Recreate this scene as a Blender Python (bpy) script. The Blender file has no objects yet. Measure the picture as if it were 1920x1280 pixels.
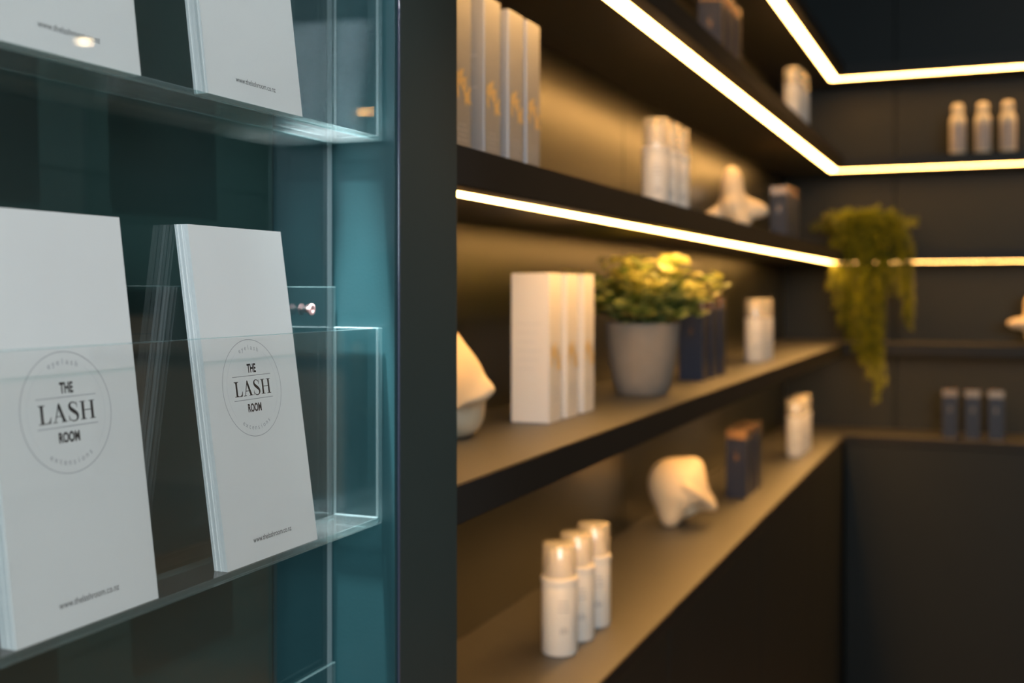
import bpy, bmesh, math, random
from mathutils import Vector, Matrix

random.seed(11)
SC = bpy.context.scene
COL = SC.collection
PI = math.pi
CZ = 1.36                      # eye height above the floor
YAW = math.radians(22.65)

# ------------------------------------------------------------------ materials
def mat(name, col, rough=0.5, metal=0.0, noise=0.0, nscale=40.0, bump=0.0, bscale=200.0,
        emit=None, estr=0.0, coat=0.0, spec=0.5, trans=0.0, ior=1.5, rnoise=0.0, col2=None):
    m = bpy.data.materials.new(name); m.use_nodes = True
    nt = m.node_tree; N = nt.nodes; L = nt.links
    b = N['Principled BSDF']
    b.inputs['Base Color'].default_value = (*col, 1)
    b.inputs['Roughness'].default_value = rough
    b.inputs['Metallic'].default_value = metal
    b.inputs['Specular IOR Level'].default_value = spec
    b.inputs['Coat Weight'].default_value = coat
    b.inputs['Coat Roughness'].default_value = 0.08
    b.inputs['Transmission Weight'].default_value = trans
    b.inputs['IOR'].default_value = ior
    if emit:
        b.inputs['Emission Color'].default_value = (*emit, 1)
        b.inputs['Emission Strength'].default_value = estr
    tc = N.new('ShaderNodeTexCoord')
    if noise > 0 or rnoise > 0:
        nz = N.new('ShaderNodeTexNoise'); nz.inputs['Scale'].default_value = nscale
        nz.inputs['Detail'].default_value = 4
        L.new(tc.outputs['Object'], nz.inputs['Vector'])
        if noise > 0:
            mx = N.new('ShaderNodeMix'); mx.data_type = 'RGBA'
            c2 = col2 if col2 else tuple(max(0, c * (1 - noise)) for c in col)
            c1 = col if col2 else tuple(min(1, c * (1 + noise)) for c in col)
            mx.inputs['A'].default_value = (*c1, 1); mx.inputs['B'].default_value = (*c2, 1)
            L.new(nz.outputs['Fac'], mx.inputs['Factor']); L.new(mx.outputs['Result'], b.inputs['Base Color'])
        if rnoise > 0:
            mr = N.new('ShaderNodeMapRange')
            mr.inputs['To Min'].default_value = max(0, rough - rnoise); mr.inputs['To Max'].default_value = rough + rnoise
            L.new(nz.outputs['Fac'], mr.inputs['Value']); L.new(mr.outputs['Result'], b.inputs['Roughness'])
    if bump > 0:
        bz = N.new('ShaderNodeTexNoise'); bz.inputs['Scale'].default_value = bscale; bz.inputs['Detail'].default_value = 3
        L.new(tc.outputs['Object'], bz.inputs['Vector'])
        bp = N.new('ShaderNodeBump'); bp.inputs['Strength'].default_value = bump; bp.inputs['Distance'].default_value = 0.002
        L.new(bz.outputs['Fac'], bp.inputs['Height']); L.new(bp.outputs['Normal'], b.inputs['Normal'])
    return m

def acrylic(name, tint, ior=1.49, rough=0.0, haze=0.0, hazecol=(.8, .9, .92)):
    """clear sheet: straight-through transmission plus Fresnel reflection on both faces"""
    m = bpy.data.materials.new(name); m.use_nodes = True
    nt = m.node_tree; N = nt.nodes; L = nt.links
    for n in list(N): N.remove(n)
    out = N.new('ShaderNodeOutputMaterial')
    tr = N.new('ShaderNodeBsdfTransparent'); tr.inputs['Color'].default_value = (*tint, 1)
    gl = N.new('ShaderNodeBsdfGlossy'); gl.inputs['Roughness'].default_value = rough
    gl.inputs['Color'].default_value = (1, 1, 1, 1)
    ge = N.new('ShaderNodeNewGeometry')
    io = N.new('ShaderNodeMix'); io.data_type = 'FLOAT'
    io.inputs['A'].default_value = ior; io.inputs['B'].default_value = 1 / ior
    L.new(ge.outputs['Backfacing'], io.inputs['Factor'])
    fr = N.new('ShaderNodeFresnel'); L.new(io.outputs['Result'], fr.inputs['IOR'])
    mx = N.new('ShaderNodeMixShader')
    L.new(fr.outputs['Fac'], mx.inputs['Fac'])
    if haze > 0:
        df = N.new('ShaderNodeBsdfDiffuse'); df.inputs['Color'].default_value = (*hazecol, 1)
        tl = N.new('ShaderNodeBsdfTranslucent'); tl.inputs['Color'].default_value = (*hazecol, 1)
        ad = N.new('ShaderNodeMixShader'); L.new(df.outputs[0], ad.inputs[1]); L.new(tl.outputs[0], ad.inputs[2])
        hz = N.new('ShaderNodeMixShader'); hz.inputs['Fac'].default_value = haze
        L.new(tr.outputs[0], hz.inputs[1]); L.new(ad.outputs[0], hz.inputs[2])
        L.new(hz.outputs[0], mx.inputs[1])
    else:
        L.new(tr.outputs[0], mx.inputs[1])
    L.new(gl.outputs[0], mx.inputs[2])
    L.new(mx.outputs[0], out.inputs['Surface'])
    return m

def leaf_mat(name, c1, c2, scale=60):
    m = bpy.data.materials.new(name); m.use_nodes = True
    nt = m.node_tree; N = nt.nodes; L = nt.links
    b = N['Principled BSDF']; b.inputs['Roughness'].default_value = 0.45
    tc = N.new('ShaderNodeTexCoord'); nz = N.new('ShaderNodeTexNoise')
    nz.inputs['Scale'].default_value = scale; L.new(tc.outputs['Object'], nz.inputs['Vector'])
    mx = N.new('ShaderNodeMix'); mx.data_type = 'RGBA'
    mx.inputs['A'].default_value = (*c1, 1); mx.inputs['B'].default_value = (*c2, 1)
    mr = N.new('ShaderNodeMapRange'); mr.inputs['From Min'].default_value = .35; mr.inputs['From Max'].default_value = .65
    L.new(nz.outputs['Fac'], mr.inputs['Value']); L.new(mr.outputs['Result'], mx.inputs['Factor'])
    L.new(mx.outputs['Result'], b.inputs['Base Color'])
    tl = N.new('ShaderNodeBsdfTranslucent'); L.new(mx.outputs['Result'], tl.inputs['Color'])
    ms = N.new('ShaderNodeMixShader'); ms.inputs['Fac'].default_value = 0.35
    L.new(b.outputs[0], ms.inputs[1]); L.new(tl.outputs[0], ms.inputs[2])
    L.new(ms.outputs[0], N['Material Output'].inputs['Surface'])
    return m

LEDC = (1.0, 0.50, 0.135)
M = dict(
    wall=mat('wall_charcoal', (.009, .0105, .0085), .30, noise=.15, nscale=8, bump=.04, bscale=300, spec=.65),
    farwall=mat('far_wall_charcoal', (.0095, .0125, .0125), .55, noise=.15, nscale=8, bump=.04, bscale=300, spec=.35),
    case=mat('case_green', (.020, .056, .052), .5, noise=.1, nscale=6),
    teal=mat('teal_panel', (.015, .060, .069), .42, noise=.12, nscale=14, bump=.04, bscale=400),
    pillar=mat('pillar_charcoal', (.030, .046, .045), .45, spec=.35, noise=.08, nscale=10),
    shelf=mat('shelf_laminate', (.010, .0095, .009), .54, noise=.12, nscale=30, bump=.02, bscale=500, spec=1.0, ior=1.7),
    edge=mat('shelf_edging', (.013, .0135, .0135), .55, noise=.1, nscale=30, spec=.35),
    cab=mat('cabinet_black', (.014, .017, .016), .55, spec=.35, noise=.1, nscale=8),
    led=mat('led_diffuser', (.8, .8, .8), .5, emit=LEDC, estr=33),
    beige=mat('beige_plaster', (.50, .41, .31), .8, noise=.06, nscale=5, bump=.1, bscale=120),
    white_wall=mat('white_plaster', (.72, .70, .66), .8, noise=.04, nscale=5, bump=.1, bscale=120),
    floor=mat('floor_timber', (.22, .17, .125), .35, noise=.3, nscale=4),
    ceil=mat('ceiling_paint', (.12, .12, .12), .9, noise=.03, nscale=5),
    wood=mat('rail_timber', (.10, .055, .03), .5, noise=.3, nscale=12),
    paper=mat('flyer_paper', (.80, .81, .80), .55, noise=.02, nscale=30),
    ink=mat('black_ink', (.012, .012, .016), .6, noise=.1, nscale=50),
    grey=mat('grey_ink', (.34, .35, .37), .6, noise=.05, nscale=50),
    pale=mat('pale_ink', (.62, .63, .65), .6, noise=.05, nscale=50),
    acr=acrylic('clear_acrylic', (.988, .994, .993)),
    acrbase=acrylic('clear_acrylic_base', (.97, .985, .98), haze=.05, hazecol=(.9, .95, .95)),
    acredge=acrylic('acrylic_edge_glow', (.75, .93, .93), rough=.15, haze=.12, hazecol=(.75, .93, .95)),  # pale haze stands in for light carried to the sheet edges
    acrend=acrylic('acrylic_end_edge_glow', (.78, .94, .95), rough=.15, haze=.45, hazecol=(.82, .95, .97)),  # hazier copy, so these edges look more brightly lit
    cap=acrylic('clear_cap', (.97, .97, .97), ior=1.5, haze=.24, hazecol=(.9,.88,.85)),
    screw=mat('pink_screw', (.78, .45, .43), .4, noise=.1, nscale=200),
    steel=mat('steel', (.6, .6, .6), .3, metal=1, noise=.05, nscale=100),
    bottle=mat('white_plastic', (.80, .78, .75), .35, noise=.02, nscale=30),
    cream=mat('cream_plastic', (.74, .66, .52), .4, noise=.03, nscale=30),
    label=mat('greyish_label', (.50, .44, .42), .6, noise=.05, nscale=60),
    carton=mat('white_carton', (.72, .71, .71), .5, noise=.02, nscale=30),
    gold=mat('gold_foil', (.86, .66, .33), .35, metal=.35, noise=.15, nscale=200),
    copper=mat('copper_foil', (.62, .44, .32), .25, metal=1, noise=.1, nscale=80),
    silver=mat('silver_carton', (.44, .47, .53), .45, metal=.5, noise=.06, nscale=40),
    navy=mat('navy_carton', (.016, .024, .052), .4, noise=.1, nscale=40),
    ceramic=mat('cream_ceramic', (.80, .66, .47), .5, noise=.05, nscale=25, bump=.05, bscale=150),
    pot=mat('concrete_pot', (.27, .235, .205), .75, noise=.25, nscale=20, bump=.2, bscale=150),
    darkpot=mat('dark_pot', (.03, .03, .03), .6, noise=.2, nscale=20),
    soil=mat('soil', (.03, .02, .012), .9, noise=.4, nscale=90, bump=.5, bscale=200),
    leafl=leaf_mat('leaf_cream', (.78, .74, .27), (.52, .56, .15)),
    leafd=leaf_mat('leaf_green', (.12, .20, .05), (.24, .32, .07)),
    fern=leaf_mat('leaf_fern', (.09, .115, .012), (.32, .33, .02), 40),
    stem=mat('plant_stem', (.16, .17, .05), .6, noise=.2, nscale=60),
    band=mat('edge_highlight_tint', (.055, .065, .10), .2, noise=.05, nscale=60, coat=.5),  # bluish highlight of the rounded panel edge, put into the colour
    black=mat('black_metal', (.02, .02, .02), .4, noise=.1, nscale=60),
)

# ------------------------------------------------------------------ builders
class MB:
    """collects geometry for ONE mesh object"""
    def __init__(self): self.bm = bmesh.new()
    def box(self, x0, x1, y0, y1, z0, z1, bev=0.0, seg=2, mi=0):
        b = bmesh.new()
        bmesh.ops.create_cube(b, size=1)
        for v in b.verts:
            v.co = Vector((x0 + (v.co.x + .5) * (x1 - x0), y0 + (v.co.y + .5) * (y1 - y0), z0 + (v.co.z + .5) * (z1 - z0)))
        if bev > 0:
            bmesh.ops.bevel(b, geom=list(b.edges), offset=bev, segments=seg, affect='EDGES', profile=.5)
        self._merge(b, mi); return self
    def _merge(self, b, mi=0):
        b.verts.index_update()
        vs = [self.bm.verts.new(v.co) for v in b.verts]
        for f in b.faces:
            try:
                nf = self.bm.faces.new([vs[v.index] for v in f.verts]); nf.material_index = mi; nf.smooth = f.smooth
            except ValueError: pass
        b.free()
    def poly(self, pts, mi=0):
        f = self.bm.faces.new([self.bm.verts.new(p) for p in pts]); f.material_index = mi; return self
    def lathe(self, prof, n=40, c=(0, 0, 0), mi=0, smooth=True):
        rings = []
        for r, z in prof:
            if r < 1e-6: rings.append([self.bm.verts.new((c[0], c[1], c[2] + z))])
            else: rings.append([self.bm.verts.new((c[0] + r * math.cos(2 * PI * k / n), c[1] + r * math.sin(2 * PI * k / n), c[2] + z)) for k in range(n)])
        for a, b in zip(rings, rings[1:]):
            for k in range(n):
                k2 = (k + 1) % n
                if len(a) == 1 and len(b) == 1: continue
                if len(a) == 1: q = [a[0], b[k2], b[k]]
                elif len(b) == 1: q = [a[k], a[k2], b[0]]
                else: q = [a[k], a[k2], b[k2], b[k]]
                f = self.bm.faces.new(q); f.smooth = smooth; f.material_index = mi
        return self
    def tube(self, pts, r0, r1=None, n=8, mi=0):
        r1 = r0 if r1 is None else r1
        rings = []
        m = len(pts)
        for i, p in enumerate(pts):
            p = Vector(p)
            t = (Vector(pts[min(i + 1, m - 1)]) - Vector(pts[max(i - 1, 0)]))
            t.normalize()
            a = t.cross(Vector((0, 0, 1)))
            if a.length < 1e-3: a = Vector((1, 0, 0))
            a.normalize(); b = t.cross(a)
            r = r0 + (r1 - r0) * i / max(1, m - 1)
            rings.append([self.bm.verts.new(p + a * r * math.cos(2 * PI * k / n) + b * r * math.sin(2 * PI * k / n)) for k in range(n)])
        for A, B in zip(rings, rings[1:]):
            for k in range(n):
                f = self.bm.faces.new([A[k], A[(k + 1) % n], B[(k + 1) % n], B[k]]); f.smooth = True; f.material_index = mi
        for R in (rings[0][::-1], rings[-1]):
            f = self.bm.faces.new(R); f.material_index = mi
        return self
    def leaf(self, base, d, up, ln, wd, mi=0, cup=.15, rnd=True):
        """a slightly cupped leaf blade growing from base along d"""
        d = Vector(d).normalized(); s = d.cross(Vector(up))
        if s.length < 1e-3: s = Vector((1, 0, 0))
        s.normalize(); n = s.cross(d).normalized(); base = Vector(base)
        prof = [(0, .05), (.18, .62), (.42, 1), (.68, .9), (.88, .52), (1, 0)] if rnd else [(0, .05), (.25, .8), (.5, 1), (.75, .7), (1, 0)]
        rows = []
        for t, w in prof:
            c = base + d * ln * t - n * ln * cup * t * t
            if w == 0: rows.append([self.bm.verts.new(c)])
            else:
                o = s * wd * .5 * w; l = n * wd * .12 * w
                rows.append([self.bm.verts.new(c - o + l), self.bm.verts.new(c), self.bm.verts.new(c + o + l)])
        for a, b in zip(rows, rows[1:]):
            if len(b) == 3:
                for k in (0, 1):
                    f = self.bm.faces.new([a[k], a[k + 1], b[k + 1], b[k]]); f.material_index = mi; f.smooth = True
            else:
                for k in (0, 1):
                    f = self.bm.faces.new([a[k], a[k + 1], b[0]]); f.material_index = mi; f.smooth = True
        return self
    def text(self, body, size, ox, oz, y, sx=1.0, sz=1.0, ang=0.0, align='CENTER', bold=0.0, fit=None):
        """lettering laid in the local XZ plane facing -Y"""
        cu = bpy.data.curves.new('t', 'FONT'); cu.body = body; cu.size = size; cu.align_x = align
        cu.offset = bold; cu.resolution_u = 4; cu.fill_mode = 'FRONT'
        o = bpy.data.objects.new('t', cu); COL.objects.link(o)
        dg = bpy.context.evaluated_depsgraph_get(); dg.update()
        me = o.evaluated_get(dg).to_mesh()
        xs = [v.co.x for v in me.vertices]; ys = [v.co.y for v in me.vertices]
        if fit:      # (x0, x1, z0, z1)
            x0, x1, z0, z1 = fit
            kx = (x1 - x0) / (max(xs) - min(xs)); kz = (z1 - z0) / (max(ys) - min(ys))
            cos_ = [Vector((x0 + (v.co.x - min(xs)) * kx, y, z0 + (v.co.y - min(ys)) * kz)) for v in me.vertices]
        else:
            c, s = math.cos(ang), math.sin(ang)
            cos_ = []
            for v in me.vertices:
                a, b = v.co.x * sx, v.co.y * sz
                cos_.append(Vector((ox + a * c - b * s, y, oz + a * s + b * c)))
        vs = [self.bm.verts.new(p) for p in cos_]
        for p in me.polygons:
            try: self.bm.faces.new([vs[i] for i in p.vertices])
            except ValueError: pass
        o.evaluated_get(dg).to_mesh_clear()
        bpy.data.objects.remove(o); bpy.data.curves.remove(cu)
        return self
    def build(self, name, mats, parent=None, loc=None, recalc=True, sharp=None):
        if recalc: bmesh.ops.recalc_face_normals(self.bm, faces=list(self.bm.faces))
        me = bpy.data.meshes.new(name); self.bm.to_mesh(me); self.bm.free()
        for m in (mats if isinstance(mats, (list, tuple)) else [mats]): me.materials.append(m)
        if sharp is not None:
            try: me.set_sharp_from_angle(angle=sharp)
            except Exception: pass
        o = bpy.data.objects.new(name, me); COL.objects.link(o)
        if loc is not None: o.location = loc
        if parent is not None: o.parent = parent
        return o

def empty(name, loc=(0, 0, 0), rz=0.0):
    o = bpy.data.objects.new(name, None); COL.objects.link(o)
    o.empty_display_size = .02; o.location = loc; o.rotation_euler = (0, 0, rz); return o

def tag(o, label, cat, group=None, kind=None):
    o['label'] = label; o['category'] = cat
    if group: o['group'] = group
    if kind: o['kind'] = kind
    return o

def struct(o, label, cat):
    o['kind'] = 'structure'; o['label'] = label; o['category'] = cat; return o

def copy_tree(src, loc, rot=None, label=None, group=None):
    r = src.copy(); COL.objects.link(r); r.location = loc
    if rot is not None: r.rotation_euler = rot
    if label: r['label'] = label
    if group: r['group'] = group
    for ch in list(src.children):
        c = ch.copy(); COL.objects.link(c); c.parent = r
        for g in list(ch.children):
            d = g.copy(); COL.objects.link(d); d.parent = c
    return r

def Z(z): return z + CZ

# ------------------------------------------------------------------ key dimensions
XF = -.4040        # front plane of the shelves
XW = -.620        # wall behind the left shelves
YF = 3.620        # front plane of the shelves on the far wall
YW = 3.840        # far wall
XE = 1.34         # end of the far wall run
PX0, PX1 = .7425, .848     # pillar between leaflet rack and shelves
XP = -.4027       # pillar face
SH_T = .034
TOPS = dict(D=.692, C=.4075, A=.1215, B=-.1605, K=-.4435)

# ------------------------------------------------------------------ room shell
def plane_box(name, x0, x1, y0, y1, z0, z1, m, label, cat):
    return struct(MB().box(x0, x1, y0, y1, z0, z1).build(name, m), label, cat)

plane_box('floor', -.9, 5.4, -2.6, 6.7, -.05, 0, M['floor'], 'dark timber shop floor', 'floor')
plane_box('ceiling', -.9, 5.4, -2.6, 6.7, 2.7, 2.75, M['ceil'], 'grey shop ceiling', 'ceiling')
# left wall behind the shelves: panelled, with narrow joints between the boards
mb = MB()
ys = [.80, 2.02, 2.90, YW + .02]
for a, b in zip(ys, ys[1:]):
    mb.box(XW - .05, XW, a + .001, b - .001, 0, 2.7, .0012, 1)
struct(mb.build('wall_left', M['wall']), 'dark panelled wall behind the left run of shelves', 'wall')
mb = MB()
xs = [XW - .05, -.27, .55, XE]
for a, b in zip(xs, xs[1:]):
    mb.box(a + .001, b - .001, YW, YW + .05, 0, 2.7, .0012, 1)
mb.box(XE - .03, XE, YF - .02, YW + .05, 0, 2.7, .001, 1)
struct(mb.build('wall_far', M['farwall']), 'dark panelled wall across the far end with shelves', 'wall')
plane_box('wall_case', -.56, -.511, -.35, PX0, 0, 2.7, M['case'], 'dark green back wall behind the clear leaflet rack', 'wall')
plane_box('wall_left_rear', -.9, -.60, -2.6, -.35, 0, 2.7, M['white_wall'], 'pale wall beside the leaflet rack', 'wall')
plane_box('wall_right', 5.2, 5.25, -2.6, 6.7, 0, 2.7, M['white_wall'], 'pale side wall of the shop', 'wall')
plane_box('wall_back', XE - .5, 5.4, 6.5, 6.55, 1.18, 2.7, M['cab'], 'dark upper wall at the end of the shop', 'wall')
plane_box('wall_back_lower', XE - .5, 5.4, 6.5, 6.55, 0, 1.18, M['beige'], 'beige lower wall at the end of the shop', 'wall')
mb = MB()
# wall behind the camera with a window opening
WX0, WX1, WZ0, WZ1 = .35, 2.15, 1.50, 2.45
mb.box(-.9, WX0, -2.5, -2.4, 0, 2.7).box(WX1, 5.4, -2.5, -2.4, 0, 2.7)
mb.box(WX0, WX1, -2.5, -2.4, 0, WZ0).box(WX0, WX1, -2.5, -2.4, WZ1, 2.7)
struct(mb.build('wall_near', M['white_wall']), 'pale wall with the shop window', 'wall')
mb = MB()
for a, b, c, d in ((WX0, WX0 + .04, WZ0, WZ1), (WX1 - .04, WX1, WZ0, WZ1), (WX0, WX1, WZ0, WZ0 + .04), (WX0, WX1, WZ1 - .04, WZ1), (1.23, 1.27, WZ0, WZ1)):
    mb.box(a, b, -2.47, -2.42, c, d)
struct(mb.build('window_1', M['black']), 'black framed shop window', 'window')
plane_box('trim_1', XE - .5, 5.2, 6.46, 6.5, .86, .93, M['wood'], 'dark timber rail along the beige wall', 'trim')

# ------------------------------------------------------------------ pillar between rack and shelves
pil = empty('divider_panel', (-.47, (PX0 + PX1) / 2, 0))
tag(pil, 'tall dark green upright panel between the leaflet rack and the lit shelves', 'panel')
def child(o, parent):
    o.parent = parent; o.matrix_parent_inverse = Matrix.Translation(parent.location).inverted() if parent.rotation_euler.z == 0 else parent.matrix_world.inverted()
    return o
f = MB().box(XW + .001, XP, PX0 + .0068, PX1, 0, 2.699, .0008, 2).build('front_board', M['pillar']); child(f, pil)
eb = MB().tube([(XP - .0008, PX0 + .0056, .002), (XP - .0008, PX0 + .0056, 2.698)], .0013, n=16).build('edge_highlight', M['band']); eb['label'] = 'thin rounded edge, its highlight coloured in blue-grey'; child(eb, pil)
s = MB().box(-.5105, XP - .0012, PX0, PX0 + .0042, 0, 2.699, .0003, 1).build('side_lining', M['teal'])
s['label'] = 'teal painted side lining'; child(s, pil)

# ------------------------------------------------------------------ corner shelves with LED strips
def corner_board(z0, z1, inset=0.0):
    """L-shaped board: left run then far run, one slab"""
    mb = MB()
    pts = [(XW + .0005, PX1 + .0005), (XF - inset, PX1 + .0005), (XF - inset, YF + inset), (XE - .0305, YF + inset), (XE - .0305, YW - .0005), (XW + .0005, YW - .0005)]
    lo = [mb.bm.verts.new((x, y, z0)) for x, y in pts]; hi = [mb.bm.verts.new((x, y, z1)) for x, y in pts]
    mb.bm.faces.new(lo[::-1]); mb.bm.faces.new(hi)
    n = len(pts)
    for k in range(n): mb.bm.faces.new([lo[k], lo[(k + 1) % n], hi[(k + 1) % n], hi[k]])
    ed = [e for e in mb.bm.edges if abs(e.verts[0].co.z - e.verts[1].co.z) < 1e-6 and all(v.co.x >= XF - inset - 1e-4 for v in e.verts)]
    ed = [e for e in ed if all(v.co.y <= YF + inset + 1e-4 for v in e.verts)]
    bmesh.ops.bevel(mb.bm, geom=ed, offset=.0012, segments=2, affect='EDGES')
    mb.bm.normal_update()
    for f_ in mb.bm.faces: f_.material_index = 1 if abs(f_.normal.z) < .5 else 0
    return mb

LED_IN, LED_W, LED_T = .024, .024, .0006
def led_strip(z):
    """L-shaped diffuser under the front of a shelf"""
    mb = MB()
    a, b = XF - LED_IN - LED_W, XF - LED_IN
    c, d = YF + LED_IN, YF + LED_IN + LED_W
    pts = [(a, PX1 + .002), (b, PX1 + .002), (b, c), (XE - .032, c), (XE - .032, d), (a, d)]
    lo = [mb.bm.verts.new((x, y, z - LED_T)) for x, y in pts]; hi = [mb.bm.verts.new((x, y, z)) for x, y in pts]
    mb.bm.faces.new(lo[::-1]); mb.bm.faces.new(hi)
    for k in range(6): mb.bm.faces.new([lo[k], lo[(k + 1) % 6], hi[(k + 1) % 6], hi[k]])
    return mb

SHL = dict(D='highest dark corner shelf, its LED strip bending above the dropper bottles',
           C='upper dark corner shelf with bottles and dark boxes standing on it',
           A='dark corner shelf holding the gold-printed silver boxes and the trailing plant',
           B='dark corner shelf holding the grey planter and three tall white boxes')
for k in 'DCAB':
    zt = Z(TOPS[k])
    root = empty('corner_shelf', (XW, PX1, zt - SH_T))
    tag(root, SHL[k], 'shelf', 'lit corner shelves')
    o = corner_board(zt - SH_T, zt).build('shelf_board', [M['shelf'], M['edge']]); child(o, root)
    o = led_strip(zt - SH_T).build('led_strip', M['led']); o['label'] = 'warm white glowing strip'; child(o, root)

# counter below, with base cabinets
zt = Z(TOPS['K'])
o = corner_board(zt - .022, zt).build('countertop', [M['shelf'], M['edge']])
tag(o, 'dark countertop running round the corner below the shelves', 'countertop')
def cabinet(name, x0, x1, y0, y1, front, label, ndoor):
    root = empty(name, ((x0 + x1) / 2, (y0 + y1) / 2, 0)); tag(root, label, 'cabinet', 'base cabinets under the counter')
    top = zt - .0225
    if front == 'x':
        child(MB().box(x0, x1 - .02, y0, y1, .08, top).build('carcass', M['cab']), root)
        child(MB().box(x0, x1 - .06, y0, y1, 0, .08).build('plinth', M['cab']), root)
        w = (y1 - y0) / ndoor
        for i in range(ndoor):
            child(MB().box(x1 - .0195, x1 - .001, y0 + i * w + .0015, y0 + (i + 1) * w - .0015, .085, top - .002, .001, 1).build('door', M['cab']), root)
    else:
        child(MB().box(x0, x1, y0 + .02, y1, .08, top).build('carcass', M['cab']), root)
        child(MB().box(x0, x1, y0 + .06, y1, 0, .08).build('plinth', M['cab']), root)
        w = (x1 - x0) / ndoor
        for i in range(ndoor):
            child(MB().box(x0 + i * w + .0015, x0 + (i + 1) * w - .0015, y0 + .001, y0 + .0195, .085, top - .002, .001, 1).build('door', M['cab']), root)
cabinet('base_cabinet', XW + .001, XF - .002, PX1 + .001, YF - .003, 'x', 'long black base cabinet under the left counter run', 4)
cabinet('base_cabinet', XF + .001, XE - .031, YF + .002, YW - .001, 'y', 'black base cabinet under the far counter run', 3)

# ------------------------------------------------------------------ clear leaflet rack
XS0, XS1 = -.4595, -.4555          # backing sheet
def acr_box(x0, x1, y0, y1, z0, z1, edge_axis):
    """clear sheet with edge faces whose glow is in their pale haze (second material) around it"""
    mb = MB().box(x0, x1, y0, y1, z0, z1, .0004, 1)
    mb.bm.normal_update()
    i = 'xyz'.index(edge_axis)
    for f_ in mb.bm.faces:
        n = f_.normal
        f_.material_index = 0 if abs(n[i]) > .9 else 1
    return mb
sheet = acr_box(XS0, XS1, -.30, .7395, .0005, Z(.52) + .013, 'x').build('backing_sheet', [M['acr'], M['acrend']])
tag(sheet, 'tall clear acrylic sheet standing off the green wall behind the leaflet trays', 'acrylic sheet')

TR_Y0, TR_Y1 = .03, .7395
TR_F0, TR_F1 = -.4155, -.4125       # front panel
TR_B0, TR_B1 = -.4554, -.4524       # back panel
def tray(zb, label):
    root = empty('leaflet_tray', ((TR_F1 + TR_B0) / 2, TR_Y1, zb)); tag(root, label, 'leaflet tray', 'clear acrylic leaflet trays')
    mm = [M['acr'], M['acredge']]
    child(acr_box(TR_F0, TR_F1, TR_Y0, TR_Y1, zb, zb + .1443, 'x').build('front_panel', mm), root)
    child(acr_box(TR_B0, TR_B1, TR_Y0, TR_Y1, zb, zb + .1745, 'x').build('back_panel', mm), root)
    child(acr_box(TR_B1, TR_F0, TR_Y0, TR_Y1, zb, zb + .0038, 'z').build('base_panel', [M['acrbase'], M['acredge']]), root)
    child(acr_box(TR_B1, TR_F0, TR_Y1 - .003, TR_Y1, zb + .0038, zb + .1443, 'y').build('end_panel', [M['acr'], M['acrend']]), root)
    child(acr_box(TR_B1, TR_F0, TR_Y0, TR_Y0 + .003, zb + .0038, zb + .1443, 'y').build('end_panel', [M['acr'], M['acrend']]), root)
    for y in (.7045, .10):
        c = (-.4515, y, zb + .158)
        mb = MB()
        prof = [(.0, 0), (.0042, 0), (.0042, .0009), (.0036, .0013), (.0009, .0014), (.0008, .0004), (0, .0004)]
        mb.lathe(prof, 24)
        mb.lathe([(.0022, 0), (.0022, -.0030), (0, -.0030)], 16)
        for v in mb.bm.verts:
            x, yy, z_ = v.co; v.co = Vector((c[0] + z_, c[1] + x, c[2] + yy))
        o = mb.build('screw', M['screw']); o['label'] = 'pinkish screw with a dark centre'; child(o, root)
    return root
ZB = Z(-.1715)
TSP = .2822
tray(ZB + TSP, 'clear leaflet tray at the top, seen from below')
tray(ZB, 'clear leaflet tray holding the two leaflet stacks with round logos')
tray(ZB - TSP, 'empty clear tray at the bottom edge, only its back rim showing')

# flyers ------------------------------------------------------------
FW, FH, FT = .0985, .210, .00044
def ring(mb, cx, cz, r, w, y, a0=0, a1=2 * PI, n=96):
    for k in range(n):
        t0 = a0 + (a1 - a0) * k / n; t1 = a0 + (a1 - a0) * (k + 1) / n
        mb.poly([(cx + (r - w / 2) * math.cos(t0), y, cz + (r - w / 2) * math.sin(t0)), (cx + (r + w / 2) * math.cos(t0), y, cz + (r + w / 2) * math.sin(t0)),
                 (cx + (r + w / 2) * math.cos(t1), y, cz + (r + w / 2) * math.sin(t1)), (cx + (r - w / 2) * math.cos(t1), y, cz + (r - w / 2) * math.sin(t1))])
def rect(mb, x0, x1, z0, z1, y): mb.poly([(x0, y, z0), (x1, y, z0), (x1, y, z1), (x0, y, z1)])
def stroke(mb, pts, y):
    """pts: (x, z, half width)"""
    L_ = []; R_ = []
    for i, (x, z, w) in enumerate(pts):
        a = pts[max(i - 1, 0)]; b = pts[min(i + 1, len(pts) - 1)]
        dx, dz = b[0] - a[0], b[1] - a[1]; d = math.hypot(dx, dz) or 1
        nx, nz = -dz / d, dx / d
        L_.append((x + nx * w, y, z + nz * w)); R_.append((x - nx * w, y, z - nz * w))
    for k in range(len(pts) - 1): mb.poly([L_[k], L_[k + 1], R_[k + 1], R_[k]])
def catmull(P, n=8):
    out = []
    for i in range(len(P) - 1):
        p0, p1, p2, p3 = P[max(i - 1, 0)], P[i], P[i + 1], P[min(i + 2, len(P) - 1)]
        for k in range(n):
            t = k / n
            out.append(tuple(.5 * (2 * b + (c - a) * t + (2 * a - 5 * b + 4 * c - d) * t * t + (3 * b - a - 3 * c + d) * t ** 3) for a, b, c, d in zip(p0, p1, p2, p3)))
    out.append(P[-1]); return out
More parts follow.
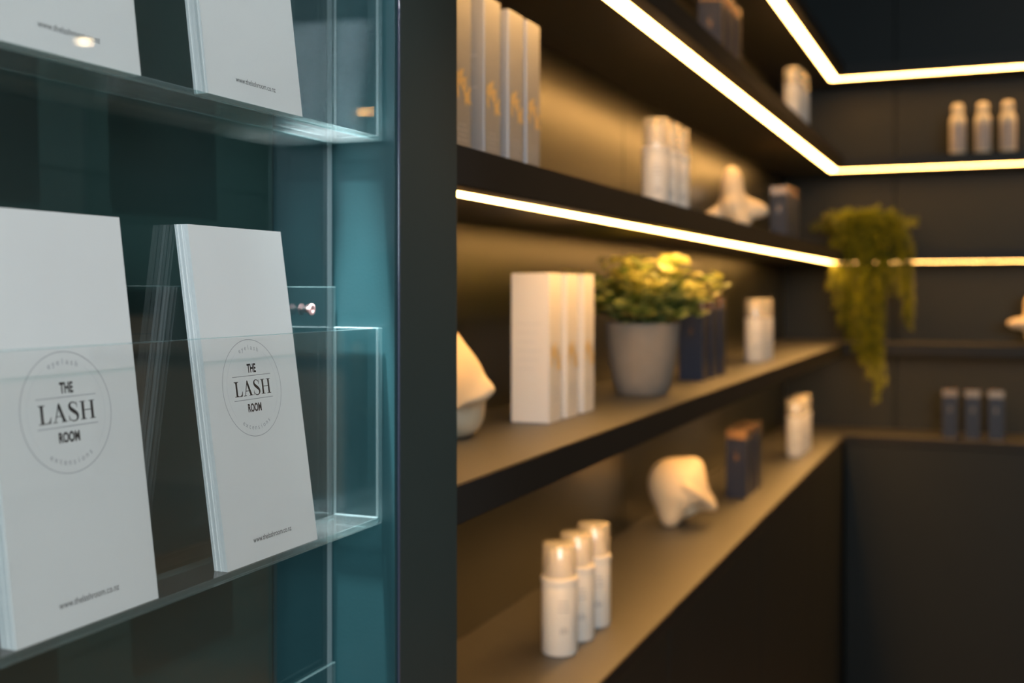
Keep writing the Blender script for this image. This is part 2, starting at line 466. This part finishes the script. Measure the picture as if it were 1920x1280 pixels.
def lash(mb, x0, x1, z0, z1, y):
    """serif capitals L A S H"""
    H = z1 - z0; U = (x1 - x0) / 3.98
    def P(ox, pts): mb.poly([(x0 + (ox + a) * U, y, z0 + b * H) for a, b in pts])
    s = .038
    def B(ox, a, b, c, d): P(ox, [(a, c), (b, c), (b, d), (a, d)])
    # L
    B(0, .15, .33, 0, 1); B(0, 0, .48, 1 - s, 1); B(0, 0, .80, 0, s * 1.2)
    P(0, [(.56, s), (.80, s), (.84, .33), (.80, .33), (.74, .17), (.66, .08)])
    P(0, [(.33, s), (.41, s), (.33, .1)]); P(0, [(.33, .9), (.33, 1 - s), (.42, 1 - s)]); P(0, [(.15, .9), (.06, 1 - s), (.15, 1 - s)])
    # A
    o = .92
    P(o, [(.13, 0), (.19, 0), (.51, .93), (.46, 1.02)]); P(o, [(.46, 1.02), (.53, 1.02), (.93, 0), (.72, 0), (.40, .86)])
    B(o, .26, .68, .30, .345); B(o, .0, .33, 0, s); B(o, .60, 1.04, 0, s)
    # S
    o = 2.02
    pts = catmull([(.64, .77, .012), (.60, .88, .020), (.47, .975, .030), (.33, 1.0, .030), (.19, .945, .045), (.13, .81, .080), (.20, .66, .095), (.40, .52, .105), (.60, .37, .095), (.66, .22, .080), (.60, .07, .048), (.43, -.005, .030), (.27, .01, .028), (.12, .11, .022), (.06, .25, .012)], 8)
    k = H / U
    stroke(mb, [(x0 + (o + a) * U, z0 + b * H, w * U) for a, b, w in pts], y)
    B(o, .62, .655, .70, 1.01); B(o, .045, .08, -.01, .30)
    # H
    o = 2.86
    for q in (.14, .80):
        B(o, q, q + .18, 0, 1); B(o, q - .13, q + .31, 1 - s, 1); B(o, q - .13, q + .31, 0, s)
    B(o, .3, .82, .485, .53)

def flyer_prints(parent):
    y = -.00006
    mm = .001
    cx, cz = 46.2 * mm, 106.9 * mm
    lg = MB()
    rect(lg, 26 * mm, 66.8 * mm, 114.45 * mm, 114.85 * mm, y); rect(lg, 25.6 * mm, 66.7 * mm, 99.5 * mm, 99.9 * mm, y)
    o2 = lg.build('logo_rules', M['grey'], parent, recalc=False)
    lg = MB()
    lash(lg, 26.9 * mm, 65.6 * mm, 102.1 * mm, 111.6 * mm, y)
    lg.text('THE', 6 * mm, 0, 0, y, bold=.0002, fit=(42.3 * mm, 51.5 * mm, 116.5 * mm, 122.2 * mm))
    lg.text('ROOM', 6 * mm, 0, 0, y, bold=.00022, fit=(38.8 * mm, 53.0 * mm, 91.6 * mm, 97.1 * mm))
    lg.build('logo_lettering', M['ink'], parent, recalc=False)
    lg = MB(); ring(lg, cx, cz, 30.8 * mm, .36 * mm, y); lg.build('logo_ring', M['grey'], parent, recalc=False)
    for a0, a1 in ((-42, 58), (122, 222)):
        lg = MB(); ring(lg, cx, cz, 26.4 * mm, .16 * mm, y, math.radians(a0), math.radians(a1), 60)
        lg.build('inner_arc', M['pale'], parent, recalc=False)
    def arc(txt, r, a_mid, da, top):
        lg = MB()
        n = len(txt)
        for i, ch in enumerate(txt):
            k = i - (n - 1) / 2
            a = a_mid - k * da if top else a_mid + k * da
            rot = a - PI / 2 if top else a + PI / 2
            lg.text(ch, 4.3 * mm, cx + r * math.cos(a), cz + r * math.sin(a), y, ang=rot)
        lg.build('arc_lettering', M['grey'], parent, recalc=False)
    arc('eyelash', 24.4 * mm, PI / 2 + .01, math.radians(7.2), True)
    arc('extensions', 26.6 * mm, -PI / 2, math.radians(7.0), False)
    lg = MB(); lg.text('www.thelashroom.co.nz', 4 * mm, 0, 0, y, fit=(28.2 * mm, 69.6 * mm, 11.6 * mm, 15.0 * mm))
    lg.build('web_address', M['ink'], parent, recalc=False)

def sheet_mesh(name):
    mb = MB().box(0, FW, 0, FT * .985, 0, FH)
    return mb.build(name, M['paper'])
proto_sheet = None
def stack(xb, yb, zb, lean, n, label, back, group, seed):
    global proto_sheet
    rng = random.Random(seed)
    th = math.atan(lean / FH)
    rot = Matrix.Rotation(PI / 2, 4, 'Z') @ Matrix.Rotation(-th, 4, 'X')
    eu = rot.to_euler()
    lift = FT * math.sin(th)
    first = sheet_mesh('flyer'); first.location = (xb, yb, zb); first.rotation_euler = eu
    tag(first, label, 'flyer', group)
    flyer_prints(first)
    for i in range(1, n):
        if proto_sheet is None:
            o = sheet_mesh('flyer'); proto_sheet = o
        else:
            o = proto_sheet.copy(); COL.objects.link(o)
        dy = rng.uniform(-.00008, .00008) + (rng.choice((-.0005, .0004)) if rng.random() < .2 else 0)
        o.location = (xb - FT * i / math.cos(th) * 1.0, yb + dy, zb)
        o.rotation_euler = eu
        tag(o, back, 'flyer', group + ', sheets behind')
    return first
zc = ZB + .0040
stack(-.4169, .5598, zc, .0300, 22, 'front white flyer with sharp round logo leaning in the middle tray', 'plain white flyer sheet behind the one with the sharp round logo', 'right flyer stack in the middle tray', 1)
stack(-.4169, .4000, zc, .0275, 22, 'front white flyer with blurred round logo, cut by the left frame edge', 'plain white flyer sheet behind the one with the blurred round logo', 'left flyer stack in the middle tray', 2)
stack(-.4169, .5415, zc + TSP, .0255, 23, 'front white flyer with sharp web address leaning in the top tray', 'plain white flyer sheet behind the top tray one with sharp web address', 'right flyer stack in the top tray', 3)
stack(-.4169, .3860, zc + TSP, .0255, 23, 'front white flyer with blurred web address in the top tray', 'plain white flyer sheet behind the top tray one with blurred web address', 'left flyer stack in the top tray', 4)

# ------------------------------------------------------------------ products
def white_box(label, group, name='white_box', m='carton'):
    """tall white carton, front face towards -Y local, gold emblem on its +X face"""
    root = empty(name); tag(root, label, 'product box', group)
    w, d, h = .050, .042, .182
    MB().box(-w, 0, 0, d, 0, h, .0008, 2).build('carton', M[m], root)
    # gold sprig on the +X face
    mb = MB(); x = .0002
    rng = random.Random(5)
    def lf(cy, cz, ang, ln, wd):
        c, s = math.cos(ang), math.sin(ang)
        P = [(0, 0), (.35, .5), (.7, .35), (1, 0), (.7, -.35), (.35, -.5)]
        mb.poly([(x, cy + (a * ln) * c - (b * wd) * s, cz + (a * ln) * s + (b * wd) * c) for a, b in P])
    for i in range(15):
        t = i / 14
        cy = .006 + .030 * t; cz = .078 + .009 * math.sin(t * 6)
        for sgn in (-1, 1): lf(cy, cz, sgn * rng.uniform(.5, 1.6), rng.uniform(.007, .016), .0042)
    mb.text('', .01, 0, 0, 0) if False else None
    mb.build('gold_sprig', M['gold'], root, recalc=False)
    mb = MB()
    for k in range(4):
        a = .008 + .004 * (k % 2); mb.poly([(x, a, .026 + k * .005), (x, d - a, .026 + k * .005), (x, d - a, .0272 + k * .005), (x, a, .0272 + k * .005)])
    for k in range(6):
        y_ = -.0002; mb.poly([(-w + .008, y_, .12 - k * .011), (-.008 - .006 * (k % 3), y_, .12 - k * .011), (-.008 - .006 * (k % 3), y_, .1212 - k * .011), (-w + .008, y_, .1212 - k * .011)])
    mb.build('printed_lines', M['pale'], root, recalc=False)
    return root
def navy_box(label, group):
    root = empty('navy_box'); tag(root, label, 'product box', group)
    w, h = .044, .147
    MB().box(-w, 0, 0, w, 0, h - .021, .0008, 2).build('carton', M['navy'], root)
    o = MB().box(-w, 0, 0, w, h - .0208, h, .001, 2).build('lid', M['copper'], root); o['label'] = 'copper coloured lid'
    mb = MB(); y = -.0002
    for k in range(5):
        a = 2 * PI * k / 5
        P = []
        for t, r in ((-.5, .003), (0, .009), (.5, .003)): P.append((-.022 + r * math.cos(a + t) * .7, y, .088 + r * math.sin(a + t) * 1.6))
        mb.poly([(-.022, y, .088)] + P)
    mb.build('copper_emblem', M['copper'], root, recalc=False)
    return root
def foam_bottle(label, group, h=.142):
    """white pump bottle under a clear cylindrical cap"""
    root = empty('foam_bottle'); tag(root, label, 'bottle', group)
    r = .0222; hb = h - .050
    MB().lathe([(0, 0), (r - .003, 0), (r - .001, .0008), (r, .003), (r, hb - .004), (r - .0006, hb - .001), (r - .003, hb), (0, hb)], 48).build('body', M['bottle'], root, sharp=.7)
    MB().lathe([(0, hb), (r + .0008, hb), (r + .0010, hb + .003), (r + .0006, hb + .0065), (r - .002, hb + .007), (0, hb + .007)], 48).build('collar', M['bottle'], root, sharp=.7)
    b = hb + .007
    MB().lathe([(0, b), (.0135, b), (.0135, b + .012), (.0125, b + .014), (.0125, b + .030), (.0110, b + .032), (0, b + .0325)], 36).build('pump', M['bottle'], root, sharp=.7)
    ro, ri = r - .001, r - .0022
    cp = MB().lathe([(ro, b), (ro, h - .002), (ro - .0008, h - .0006), (ro - .002, h), (0, h), (0, h - .0014), (ri - .001, h - .0014), (ri, h - .003), (ri, b)], 48).build('clear_cap', M['cap'], root, sharp=.7)
    cp['label'] = 'clear cylindrical cap'
    mb = MB()
    def mark(a0, a1, z0, z1):
        n = 6; R = r + .0002
        for k in range(n):
            t0 = a0 + (a1 - a0) * k / n; t1 = a0 + (a1 - a0) * (k + 1) / n
            mb.poly([(R * math.cos(t0), R * math.sin(t0), z0), (R * math.cos(t1), R * math.sin(t1), z0), (R * math.cos(t1), R * math.sin(t1), z1), (R * math.cos(t0), R * math.sin(t0), z1)])
    for q in range(3): mark(-.62 + q * .16, -.55 + q * .16, .030, .037 + .002 * (q % 2))
    mark(-.75, -.1, .058, .0592); mark(-.75, -.1, .064, .0652); mark(-.75, -.2, .070, .0712)
    o = mb.build('label_print', M['grey'], root, recalc=False); o['label'] = 'small grey print'
    return root
def dropper_bottle(label, group):
    """cream bottle with sloping shoulders, domed cap and a greyish label"""
    root = empty('shouldered_bottle'); tag(root, label, 'bottle', group)
    r = .0235
    MB().lathe([(0, 0), (r - .003, 0), (r, .003), (r, .100), (r - .001, .106), (.0175, .118), (.0145, .122), (.0145, .126), (0, .126)], 48).build('body', M['cream'], root, sharp=.9)
    MB().lathe([(0, .1262), (.0165, .1262), (.0168, .128), (.0165, .143), (.0150, .149), (.010, .153), (0, .1545)], 40).build('cap', M['cream'], root, sharp=.9)
    mb = MB(); R = r + .0003; a0, a1, n = -PI / 2 - .95, -PI / 2 + .95, 16
    for k in range(n):
        t0 = a0 + (a1 - a0) * k / n; t1 = a0 + (a1 - a0) * (k + 1) / n
        q = [(R * math.cos(t0), R * math.sin(t0), .012), (R * math.cos(t1), R * math.sin(t1), .012), (R * math.cos(t1), R * math.sin(t1), .088), (R * math.cos(t0), R * math.sin(t0), .088)]
        mb.poly(q)
    o = mb.build('label', M['label'], root, recalc=False); o['label'] = 'greyish paper label'
    return root

ORD = ('nearest', 'second', 'third', 'farthest')
# white cartons -----------------------------------------------------
zA, zB_, zC, zK, zD = (Z(TOPS[k]) for k in 'ABCKD')
sb = white_box('silver grey box with gold sprig, first of four, cut off by the upright panel', 'gold-sprig silver boxes on the shelf above the planter', 'silver_box', 'silver')
sb.location = (-.475, .9905, zA)
for y, l in ((1.0645, 'silver grey box with gold sprig, second of the four from the upright panel'),
             (1.1285, 'silver grey box with gold sprig, third of the four from the upright panel'),
             (1.1800, 'silver grey box with gold sprig, farthest of the four from the upright panel')):
    copy_tree(sb, (-.475, y, zA), label=l)
wb = white_box('tall white box standing beside the planter, nearest of three with its broad face showing', 'tall white boxes beside the planter')
wb.location = (-.4874, 1.2851, zB_)
for y, l in ((1.3475, 'tall white box, middle of the three beside the grey planter'),
             (1.4130, 'tall white box of three, the one right against the grey planter')):
    copy_tree(wb, (-.4874, y, zB_), label=l)
# navy cartons ------------------------------------------------------
nb = navy_box('dark navy box with copper lid, nearest of three behind the planter', 'navy boxes behind the planter')
nb.location = (-.465, 1.995, zB_)
def navy_row(pts, z, fmt, group, rz=0.0):
    for (x, y), w in zip(pts, ('nearest', 'middle', 'farthest')):
        copy_tree(nb, (x, y, z), rot=(0, 0, rz), label=fmt % w, group=group)
copy_tree(nb, (-.465, 2.070, zB_), label='dark navy box with copper lid, middle of three behind the planter')
copy_tree(nb, (-.465, 2.147, zB_), label='dark navy box with copper lid, farthest of three behind the planter')
navy_row([(-.4723, 2.431), (-.4723, 2.497), (-.4723, 2.562)], zK, 'navy box with copper lid on the counter beyond the cream sculpture, %s of three', 'navy boxes on the counter by the sculpture')
navy_row([(-.470, 2.960), (-.470, 3.028), (-.470, 3.096)], zA, 'navy box with copper lid between the white sculpture and the trailing plant, %s of three', 'navy boxes beside the trailing plant')
navy_row([(-.450, 2.079), (-.450, 2.147), (-.450, 2.217)], zC, 'navy box on the upper shelf at the top frame edge, %s of three', 'navy boxes on the upper shelf')
for x, w in ((-.1235, 'leftmost'), (-.0605, 'middle'), (.0035, 'rightmost')):
    copy_tree(nb, (x + .044, 3.660, zK), label='navy box with copper lid on the far counter, %s of three' % w, group='navy boxes on the far counter')
# foam bottles ------------------------------------------------------
fb = foam_bottle('white foam bottle with clear cap, nearest of three at the front of the counter', 'foam bottles at the front of the counter')
fb.location = (-.484, 1.3117, zK); fb.rotation_euler = (0, 0, -.55)
fb.scale = (1, 1, .95)
def foam_row(pts, z, fmt, group, sz=1.0):
    for i, (x, y) in enumerate(pts):
        c = copy_tree(fb, (x, y, z), rot=(0, 0, -.55 + .2 * (i % 3 - 1)), label=fmt % ('nearest', 'middle', 'farthest')[i], group=group)
        c.scale = (1, 1, sz)
for (x, y), w in (((-.4835, 1.3755), 'middle'), ((-.483, 1.4400), 'farthest')):
    c = copy_tree(fb, (x, y, zK), label='white foam bottle with clear cap, %s of three at the front of the counter' % w); c.scale = (1, 1, .95)
foam_row([(-.483, 1.749), (-.483, 1.8125), (-.483, 1.877)], zA, 'white foam bottle with clear cap against the glowing wall, %s of three', 'foam bottles against the glowing wall', 1.06)
foam_row([(-.486, 2.595), (-.486, 2.650), (-.486, 2.704)], zB_, 'white foam bottle on the shelf beyond the planter, %s of three', 'foam bottles beyond the planter')
foam_row([(-.475, 3.106), (-.475, 3.182), (-.475, 3.255)], zK, 'white foam bottle near the far corner of the counter, %s of three', 'foam bottles near the far corner', 1.08)
foam_row([(-.442, 2.858), (-.442, 2.920), (-.442, 2.982)], zC, 'white foam bottle on the upper shelf by the bent LED strip, %s of three', 'foam bottles on the upper shelf')
# shouldered bottles on the far wall --------------------------------
db = dropper_bottle('cream shouldered bottle on the far upper shelf, leftmost of three', 'shouldered bottles on the far upper shelf')
db.location = (-.0800, 3.668, zC); db.rotation_euler = (0, 0, .1)
copy_tree(db, (-.0105, 3.668, zC), label='cream shouldered bottle on the far upper shelf, middle of three')
copy_tree(db, (.0580, 3.668, zC), label='cream shouldered bottle on the far upper shelf, rightmost of three')

# ------------------------------------------------------------------ sculptures
def sculpture(label, loc, base, lobes, dents, ridges=(), rz=YAW, squash=(1, 1, 1)):
    """smooth twisted ceramic form; x = to the right, y = away, z = up as one faces it"""
    bm = bmesh.new(); bmesh.ops.create_icosphere(bm, subdivisions=6, radius=1)
    def nv(v): return Vector(v).normalized()
    LB = [(nv(d), a, s) for d, a, s in lobes]; DN = [(nv(d), a, s) for d, a, s in dents]
    RG = []
    for d0, d1, a, s in ridges:
        d0, d1 = nv(d0), nv(d1)
        RG.append(([d0.slerp(d1, k / 40) for k in range(41)], a, s))
    for v in bm.verts:
        d = v.co.normalized(); r = base
        for D, a, s in LB: r += a * math.exp(-(d.angle(D, 0) / s) ** 2)
        for D, a, s in DN: r -= a * math.exp(-(d.angle(D, 0) / s) ** 2)
        for P, a, s in RG: r += a * math.exp(-(min(d.angle(p, 0) for p in P) / s) ** 2)
        r = max(r, .006)
        v.co = Vector((d.x * r * squash[0], d.y * r * squash[1], d.z * r * squash[2]))
    zm = sorted(v.co.z for v in bm.verts)[0]
    for v in bm.verts:
        v.co.z = max(v.co.z - zm - .003, 0)
    for f in bm.faces: f.smooth = True
    mb = MB(); mb.bm.free(); mb.bm = bm
    o = mb.build('twisted_sculpture', M['ceramic'], None, loc)
    o.rotation_euler = (0, 0, rz)
    tag(o, label, 'sculpture', 'cream ceramic sculptures')
    return o
# on the counter
sculpture('cream twisted ceramic sculpture on the counter beyond the three foam bottles', (-.540, 2.128, zK), .057,
          [((-.55, 0, .5), .010, .75), ((.42, -.1, .75), .012, .36), ((.84, -.25, -.45), .018, .36), ((-.38, -.40, -.85), .020, .38), ((.3, .8, -.6), .016, .5)],
          [((1, -.05, .22), .017, .26), ((.46, -.50, -.80), .036, .40)], [((.05, -.9, .25), (.84, -.3, -.45), .007, .13)])
# cut by the pillar
sculpture('cream sculpture half hidden behind the upright panel, beside the tall white boxes', (-.558, 1.117, zB_), .056,
          [((.25, -.1, 1), .010, .30), ((.9, -.35, .02), .005, .22), ((.72, .15, -.7), .010, .40), ((-.25, -.8, -.5), .014, .40)],
          [((.60, -.62, -.52), .026, .24), ((.25, -.6, -.9), .018, .25)], [((.25, -.2, 1), (.9, -.35, .02), .004, .25), ((-.25, -.8, -.5), (.9, -.35, .02), .006, .14)])
# on the shelf below the glowing wall
sculpture('cream sculpture with a rounded top on the shelf edge near the navy boxes', (-.455, 2.215, zA), .032,
          [((-.10, -.1, 1), .044, .50), ((.92, -.3, -.22), .036, .38), ((-.98, .1, -.50), .046, .28), ((.30, -.5, -.8), .026, .45), ((.1, .9, -.4), .03, .4)],
          [((.55, -.1, .62), .006, .35), ((-.75, -.2, .35), .006, .4)])
# at the right edge
sculpture('cream sculpture on the far shelf cut off by the right frame edge', (.135, 3.695, zB_), .040,
          [((-.1, 0, 1), .056, .46), ((-.95, -.2, .02), .046, .30), ((.8, -.2, -.3), .045, .4), ((-.35, -.1, -.9), .020, .35), ((.3, .3, -.9), .03, .5)],
          [((-.75, -.3, -.55), .018, .35)], [((-.95, -.2, .02), (0, -1, .1), .01, .25)])

# ------------------------------------------------------------------ plants
root = empty('potted_plant', (-.498, 1.722, zB_))
tag(root, 'grey concrete planter with a bushy variegated cream and green plant', 'plant')
RP = [(0, 0), (.0385, 0), (.0408, .0015), (.0470, .022), (.0525, .050), (.0565, .080), (.0585, .106), (.0590, .110), (.0575, .1105), (.0545, .1105), (.0535, .105), (.0500, .090), (0, .090)]
MB().lathe(RP, 64).build('planter', M['pot'], root, sharp=1.0)
MB().lathe([(0, .0905), (.0512, .0905), (.0512, .097), (.03, .1005), (0, .102)], 40).build('soil', M['soil'], root)
rng = random.Random(21)
mbl = MB(); mbs = MB()
for i in range(122):
    az = rng.uniform(0, 2 * PI); rad = math.sqrt(rng.random()) * .034
    tilt = rng.uniform(.05, 1.12) if i < 84 else rng.uniform(1.15, 1.75)
    hgt = (rng.uniform(.070, .150) if i < 84 else rng.uniform(.052, .080)) * (1.10 - .22 * tilt)
    p0 = Vector((rad * math.cos(az), rad * math.sin(az), .096))
    out = Vector((math.cos(az), math.sin(az), 0))
    if tilt > 1.1: p0.z += .016
    hgt *= 1.0 if math.cos(tilt * .85) * hgt < .118 else .118 / (math.cos(tilt * .85) * hgt)
    pts = []
    for k in range(7):
        t = k / 6
        pts.append(p0 + out * (math.sin(tilt) * hgt * t * (.55 + .45 * t)) + Vector((0, 0, hgt * t * math.cos(tilt * (.4 + .45 * t)))))
    mbs.tube(pts, .0012, .0006, 6)
    nl = rng.randint(8, 12)
    for j in range(nl):
        t = (.22 if i < 84 else .55) + (.78 if i < 84 else .45) * j / (nl - 1)
        q = min(5, int(t * 6)); fr = t * 6 - q
        p = pts[q].lerp(pts[min(q + 1, 6)], fr)
        a = j * 2.4 + i
        d = Vector((math.cos(a), math.sin(a), rng.uniform(.1, .9) if p.z < .205 else rng.uniform(-.2, .3)))
        up = Vector((rng.uniform(-.3, .3), rng.uniform(-.3, .3), 1))
        top = p.z > .150 or rng.random() < .30
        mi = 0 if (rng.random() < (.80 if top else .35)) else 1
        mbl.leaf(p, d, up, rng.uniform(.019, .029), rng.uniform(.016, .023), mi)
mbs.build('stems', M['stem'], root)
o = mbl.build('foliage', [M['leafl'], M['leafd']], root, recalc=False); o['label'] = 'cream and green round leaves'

# trailing plant on the far shelf
tx, ty = -.348, 3.700
root = empty('trailing_plant', (tx, ty, zA))
tag(root, 'green trailing plant hanging over the far shelf in the corner', 'plant')
MB().lathe([(0, 0), (.036, 0), (.038, .002), (.050, .062), (.051, .066), (.047, .066), (.045, .058), (0, .058)], 40).build('plant_pot', M['darkpot'], root)
rng = random.Random(33)
def sprig(mb, pts, n, ln, wd, spread=1.0):
    for j in range(n):
        t = (j + rng.random() * .6) / n * (len(pts) - 1.001)
        q = int(t); p = Vector(pts[q]).lerp(Vector(pts[q + 1]), t - q)
        tan = (Vector(pts[q + 1]) - Vector(pts[q])).normalized()
        a = j * 2.4 + rng.random()
        s = tan.orthogonal().normalized(); b = tan.cross(s)
        d = tan * .55 + (s * math.cos(a) + b * math.sin(a)) * spread
        mb.leaf(p, d, (0, 0, 1), ln * rng.uniform(.7, 1.2), wd * rng.uniform(.8, 1.2), 0, .12, False)
crown = MB(); cst = MB()
for i in range(90):
    az = rng.uniform(0, 2 * PI); l = rng.uniform(.06, .135); el = rng.uniform(.25, 1.25)
    out = Vector((math.cos(az), math.sin(az) * .75, 0))
    p0 = Vector((.02 * math.cos(az), .02 * math.sin(az), .055)); pts = []
    for k in range(6):
        t = k / 5
        pts.append(p0 + out * l * t * math.cos(el) * 1.25 + Vector((0, 0, l * math.sin(el) * (1.2 * t - .55 * t * t))))
    if any(p.y > .13 for p in pts): pts = [Vector((p.x, min(p.y, .12), p.z)) for p in pts]
    cst.tube(pts, .0010, .0006, 5); sprig(crown, pts, 30, .016, .0085)
cst.build('stems', M['stem'], root)
crown.build('foliage', M['fern'], root, recalc=False)
# hanging strands: (x offset along the wall at the drop, how far down, x drift)
STR = [(-.050, -.20, .0), (-.022, -.30, .0), (.004, -.34, .004), (.024, -.34, .008), (.036, -.42, .01), (-.040, -.25, .0), (.010, -.30, .0), (.120, -.22, .01), (-.085, -.115, -.01), (-.060, -.235, .0), (-.035, -.275, -.006), (-.012, -.33, .004), (.012, -.385, .006), (.030, -.455, .012), (-.030, -.12, 0), (-.015, -.09, 0), (.015, -.10, 0), (.055, -.15, .0), (.068, -.10, 0), (.080, -.13, .0), (.048, -.30, .004), (.060, -.36, -.01), (.140, -.11, .0),
       (.045, -.40, .018), (.020, -.27, .0), (.090, -.14, .012), (.112, -.20, .010), (.130, -.235, .012), (-.072, -.17, -.004), (.0, -.24, .0), (.100, -.12, .02)]
for i, (ox, dn, dr) in enumerate(STR):
    pts = []
    n = 16
    fy = YF - .020 - .022 * ((i * 7) % 5) / 4 - ty
    for k in range(n + 1):
        t = k / n
        if t < .3:
            u = t / .3
            pts.append(Vector((ox * u * .8, fy * math.sin(u * PI / 2), .055 + .055 * math.sin(u * PI * .75))))
        else:
            u = (t - .3) / .7
            pts.append(Vector((ox * (.8 + .2 * min(1, u * 3)) + dr * u + .004 * math.sin(u * 9 + i), fy - .006 * math.sin(u * 5 + i), (.055 + .0389) * (1 - u) + dn * u)))
    mb = MB(); mb.tube(pts, .0011, .0006, 5, 1)
    sprig(mb, pts, int(90 + 420 * abs(dn)), .017, .0090, .9)
    mb.build('trailing_strand', [M['fern'], M['stem']], root, recalc=False)

# ------------------------------------------------------------------ lamps of the shop, plus an added spotlight
dl = None
for j, yy in enumerate((-1.85, -.2, 1.45, 3.10, 4.75)):
    for i, xx in enumerate((.32, 1.98, 3.64)):
        if xx == .32 and yy < 2: pass
        if yy > 3.8 and xx < 1: continue
        if dl is None:
            dl = empty('ceiling_downlight', (xx, yy, 2.699)); tag(dl, 'round warm ceiling downlight', 'ceiling light', 'ceiling downlights')
            MB().lathe([(.058, 0), (.058, -.005), (.046, -.006), (.044, 0)], 40).build('trim_ring', M['steel'], dl)
            MB().lathe([(.044, -.001), (.0, -.001)], 40).build('lamp_lens', mat('lamp_lens', (.8, .8, .8), .5, emit=(1, .72, .40), estr=48), dl)
        else:
            copy_tree(dl, (xx, yy, 2.699))

for xx in (1.98, 3.64):
    l = bpy.data.lights.new('downlight_beam', 'SPOT'); l.energy = 60; l.color = (1, .74, .45); l.spot_size = math.radians(130); l.spot_blend = .6; l.shadow_soft_size = .04
    o = bpy.data.objects.new('downlight_beam', l); COL.objects.link(o); o.location = (xx, 4.75, 2.685)
def area(name, loc, direction, sx, sy, power, color, spread=PI):
    l = bpy.data.lights.new(name, 'AREA'); l.shape = 'RECTANGLE'; l.size = sx; l.size_y = sy
    l.energy = power; l.color = color; l.spread = spread
    o = bpy.data.objects.new(name, l); COL.objects.link(o); o.location = loc
    o.rotation_euler = Vector(direction).to_track_quat('-Z', 'Y').to_euler(); return o
area('window_daylight', ((WX0 + WX1) / 2, -2.395, (WZ0 + WZ1) / 2), (-.12, 1, -.10), 1.7, .86, 66, (.70, .89, 1.0))
def spot(loc, target, power, color, size, blend):
    d = Vector(target) - Vector(loc)
    root = empty('added_spotlight', loc); tag(root, 'added unseen spotlight that brightens the leaflet rack', 'spotlight')
    q = d.to_track_quat('-Z', 'Y').to_matrix().to_4x4()
    mb = MB().lathe([(.030, -.002), (.032, -.002), (.032, .10), (0, .104)], 32).lathe([(.030, -.002), (.026, .012), (0, .012)], 32)
    bmesh.ops.transform(mb.bm, matrix=q, verts=mb.bm.verts)
    mb.tube([(0, 0, .05), (0, 0, 2.7 - loc[2])], .006, n=10)
    mb.build('lamp_body', M['black'], root)
    l = bpy.data.lights.new('added_spot_beam', 'SPOT'); l.energy = power; l.color = color; l.spot_size = size; l.spot_blend = blend; l.shadow_soft_size = .03
    o = bpy.data.objects.new('added_spot_beam', l); COL.objects.link(o)
    o.location = Vector(loc) + d.normalized() * .02; o.rotation_euler = d.to_track_quat('-Z', 'Y').to_euler()
spot((.95, .15, 2.42), (-.43, .50, Z(-.02)), 44, (.93, .97, 1.0), math.radians(30), .6)  # added out of view to brighten the leaflets
# small cool LED puck under the head of the leaflet rack
pk = empty('puck_light', (-.446, .655, Z(.52)))
tag(pk, 'small cool puck light above the leaflet rack', 'light')
MB().lathe([(0, .014), (.022, .014), (.024, .012), (.024, 0), (.019, 0), (.019, .002)], 32).build('housing', M['steel'], pk)
MB().lathe([(.019, .0015), (0, .0015)], 32).build('lens', mat('puck_lens', (.8, .8, .8), .5, emit=(.80, .95, 1), estr=430), pk)
pl = bpy.data.lights.new('puck_beam', 'SPOT'); pl.energy = 230; pl.color = (.85, .97, 1); pl.spot_size = math.radians(10); pl.spot_blend = .35; pl.shadow_soft_size = .012
po = bpy.data.objects.new('puck_beam', pl); COL.objects.link(po); po.location = (-.446, .655, Z(.52) - .004)
po.rotation_euler = (Vector((-.437, .700, ZB + TSP)) - po.location).to_track_quat('-Z', 'Y').to_euler()
MB().box(-.5105 + .446, -.4027 + .446, -.95, .087, .0142, .034).build('head_board', M['pillar'], pk)

w = bpy.data.worlds.new('World'); SC.world = w; w.use_nodes = True
w.node_tree.nodes['Background'].inputs['Color'].default_value = (.5, .6, .7, 1)
w.node_tree.nodes['Background'].inputs['Strength'].default_value = .25

# ------------------------------------------------------------------ camera
cam = bpy.data.cameras.new('camera'); co = bpy.data.objects.new('camera', cam); COL.objects.link(co)
co.location = (0, 0, CZ); co.rotation_euler = (PI / 2, 0, YAW)
cam.lens = 2133 / 1920 * 36; cam.sensor_width = 36; cam.shift_y = -95 / 1920
cam.clip_start = .02
cam.dof.use_dof = True; cam.dof.focus_distance = .715; cam.dof.aperture_fstop = 5.3
SC.camera = co
SC.view_settings.view_transform = 'Standard'; SC.view_settings.look = 'None'
SC.view_settings.exposure = 0; SC.view_settings.gamma = 1; SC.view_settings.use_curve_mapping = False
SC.cycles.use_denoising = True
SC.cycles.max_bounces = 16; SC.cycles.transparent_max_bounces = 32
SC.cycles.sample_clamp_indirect = 6
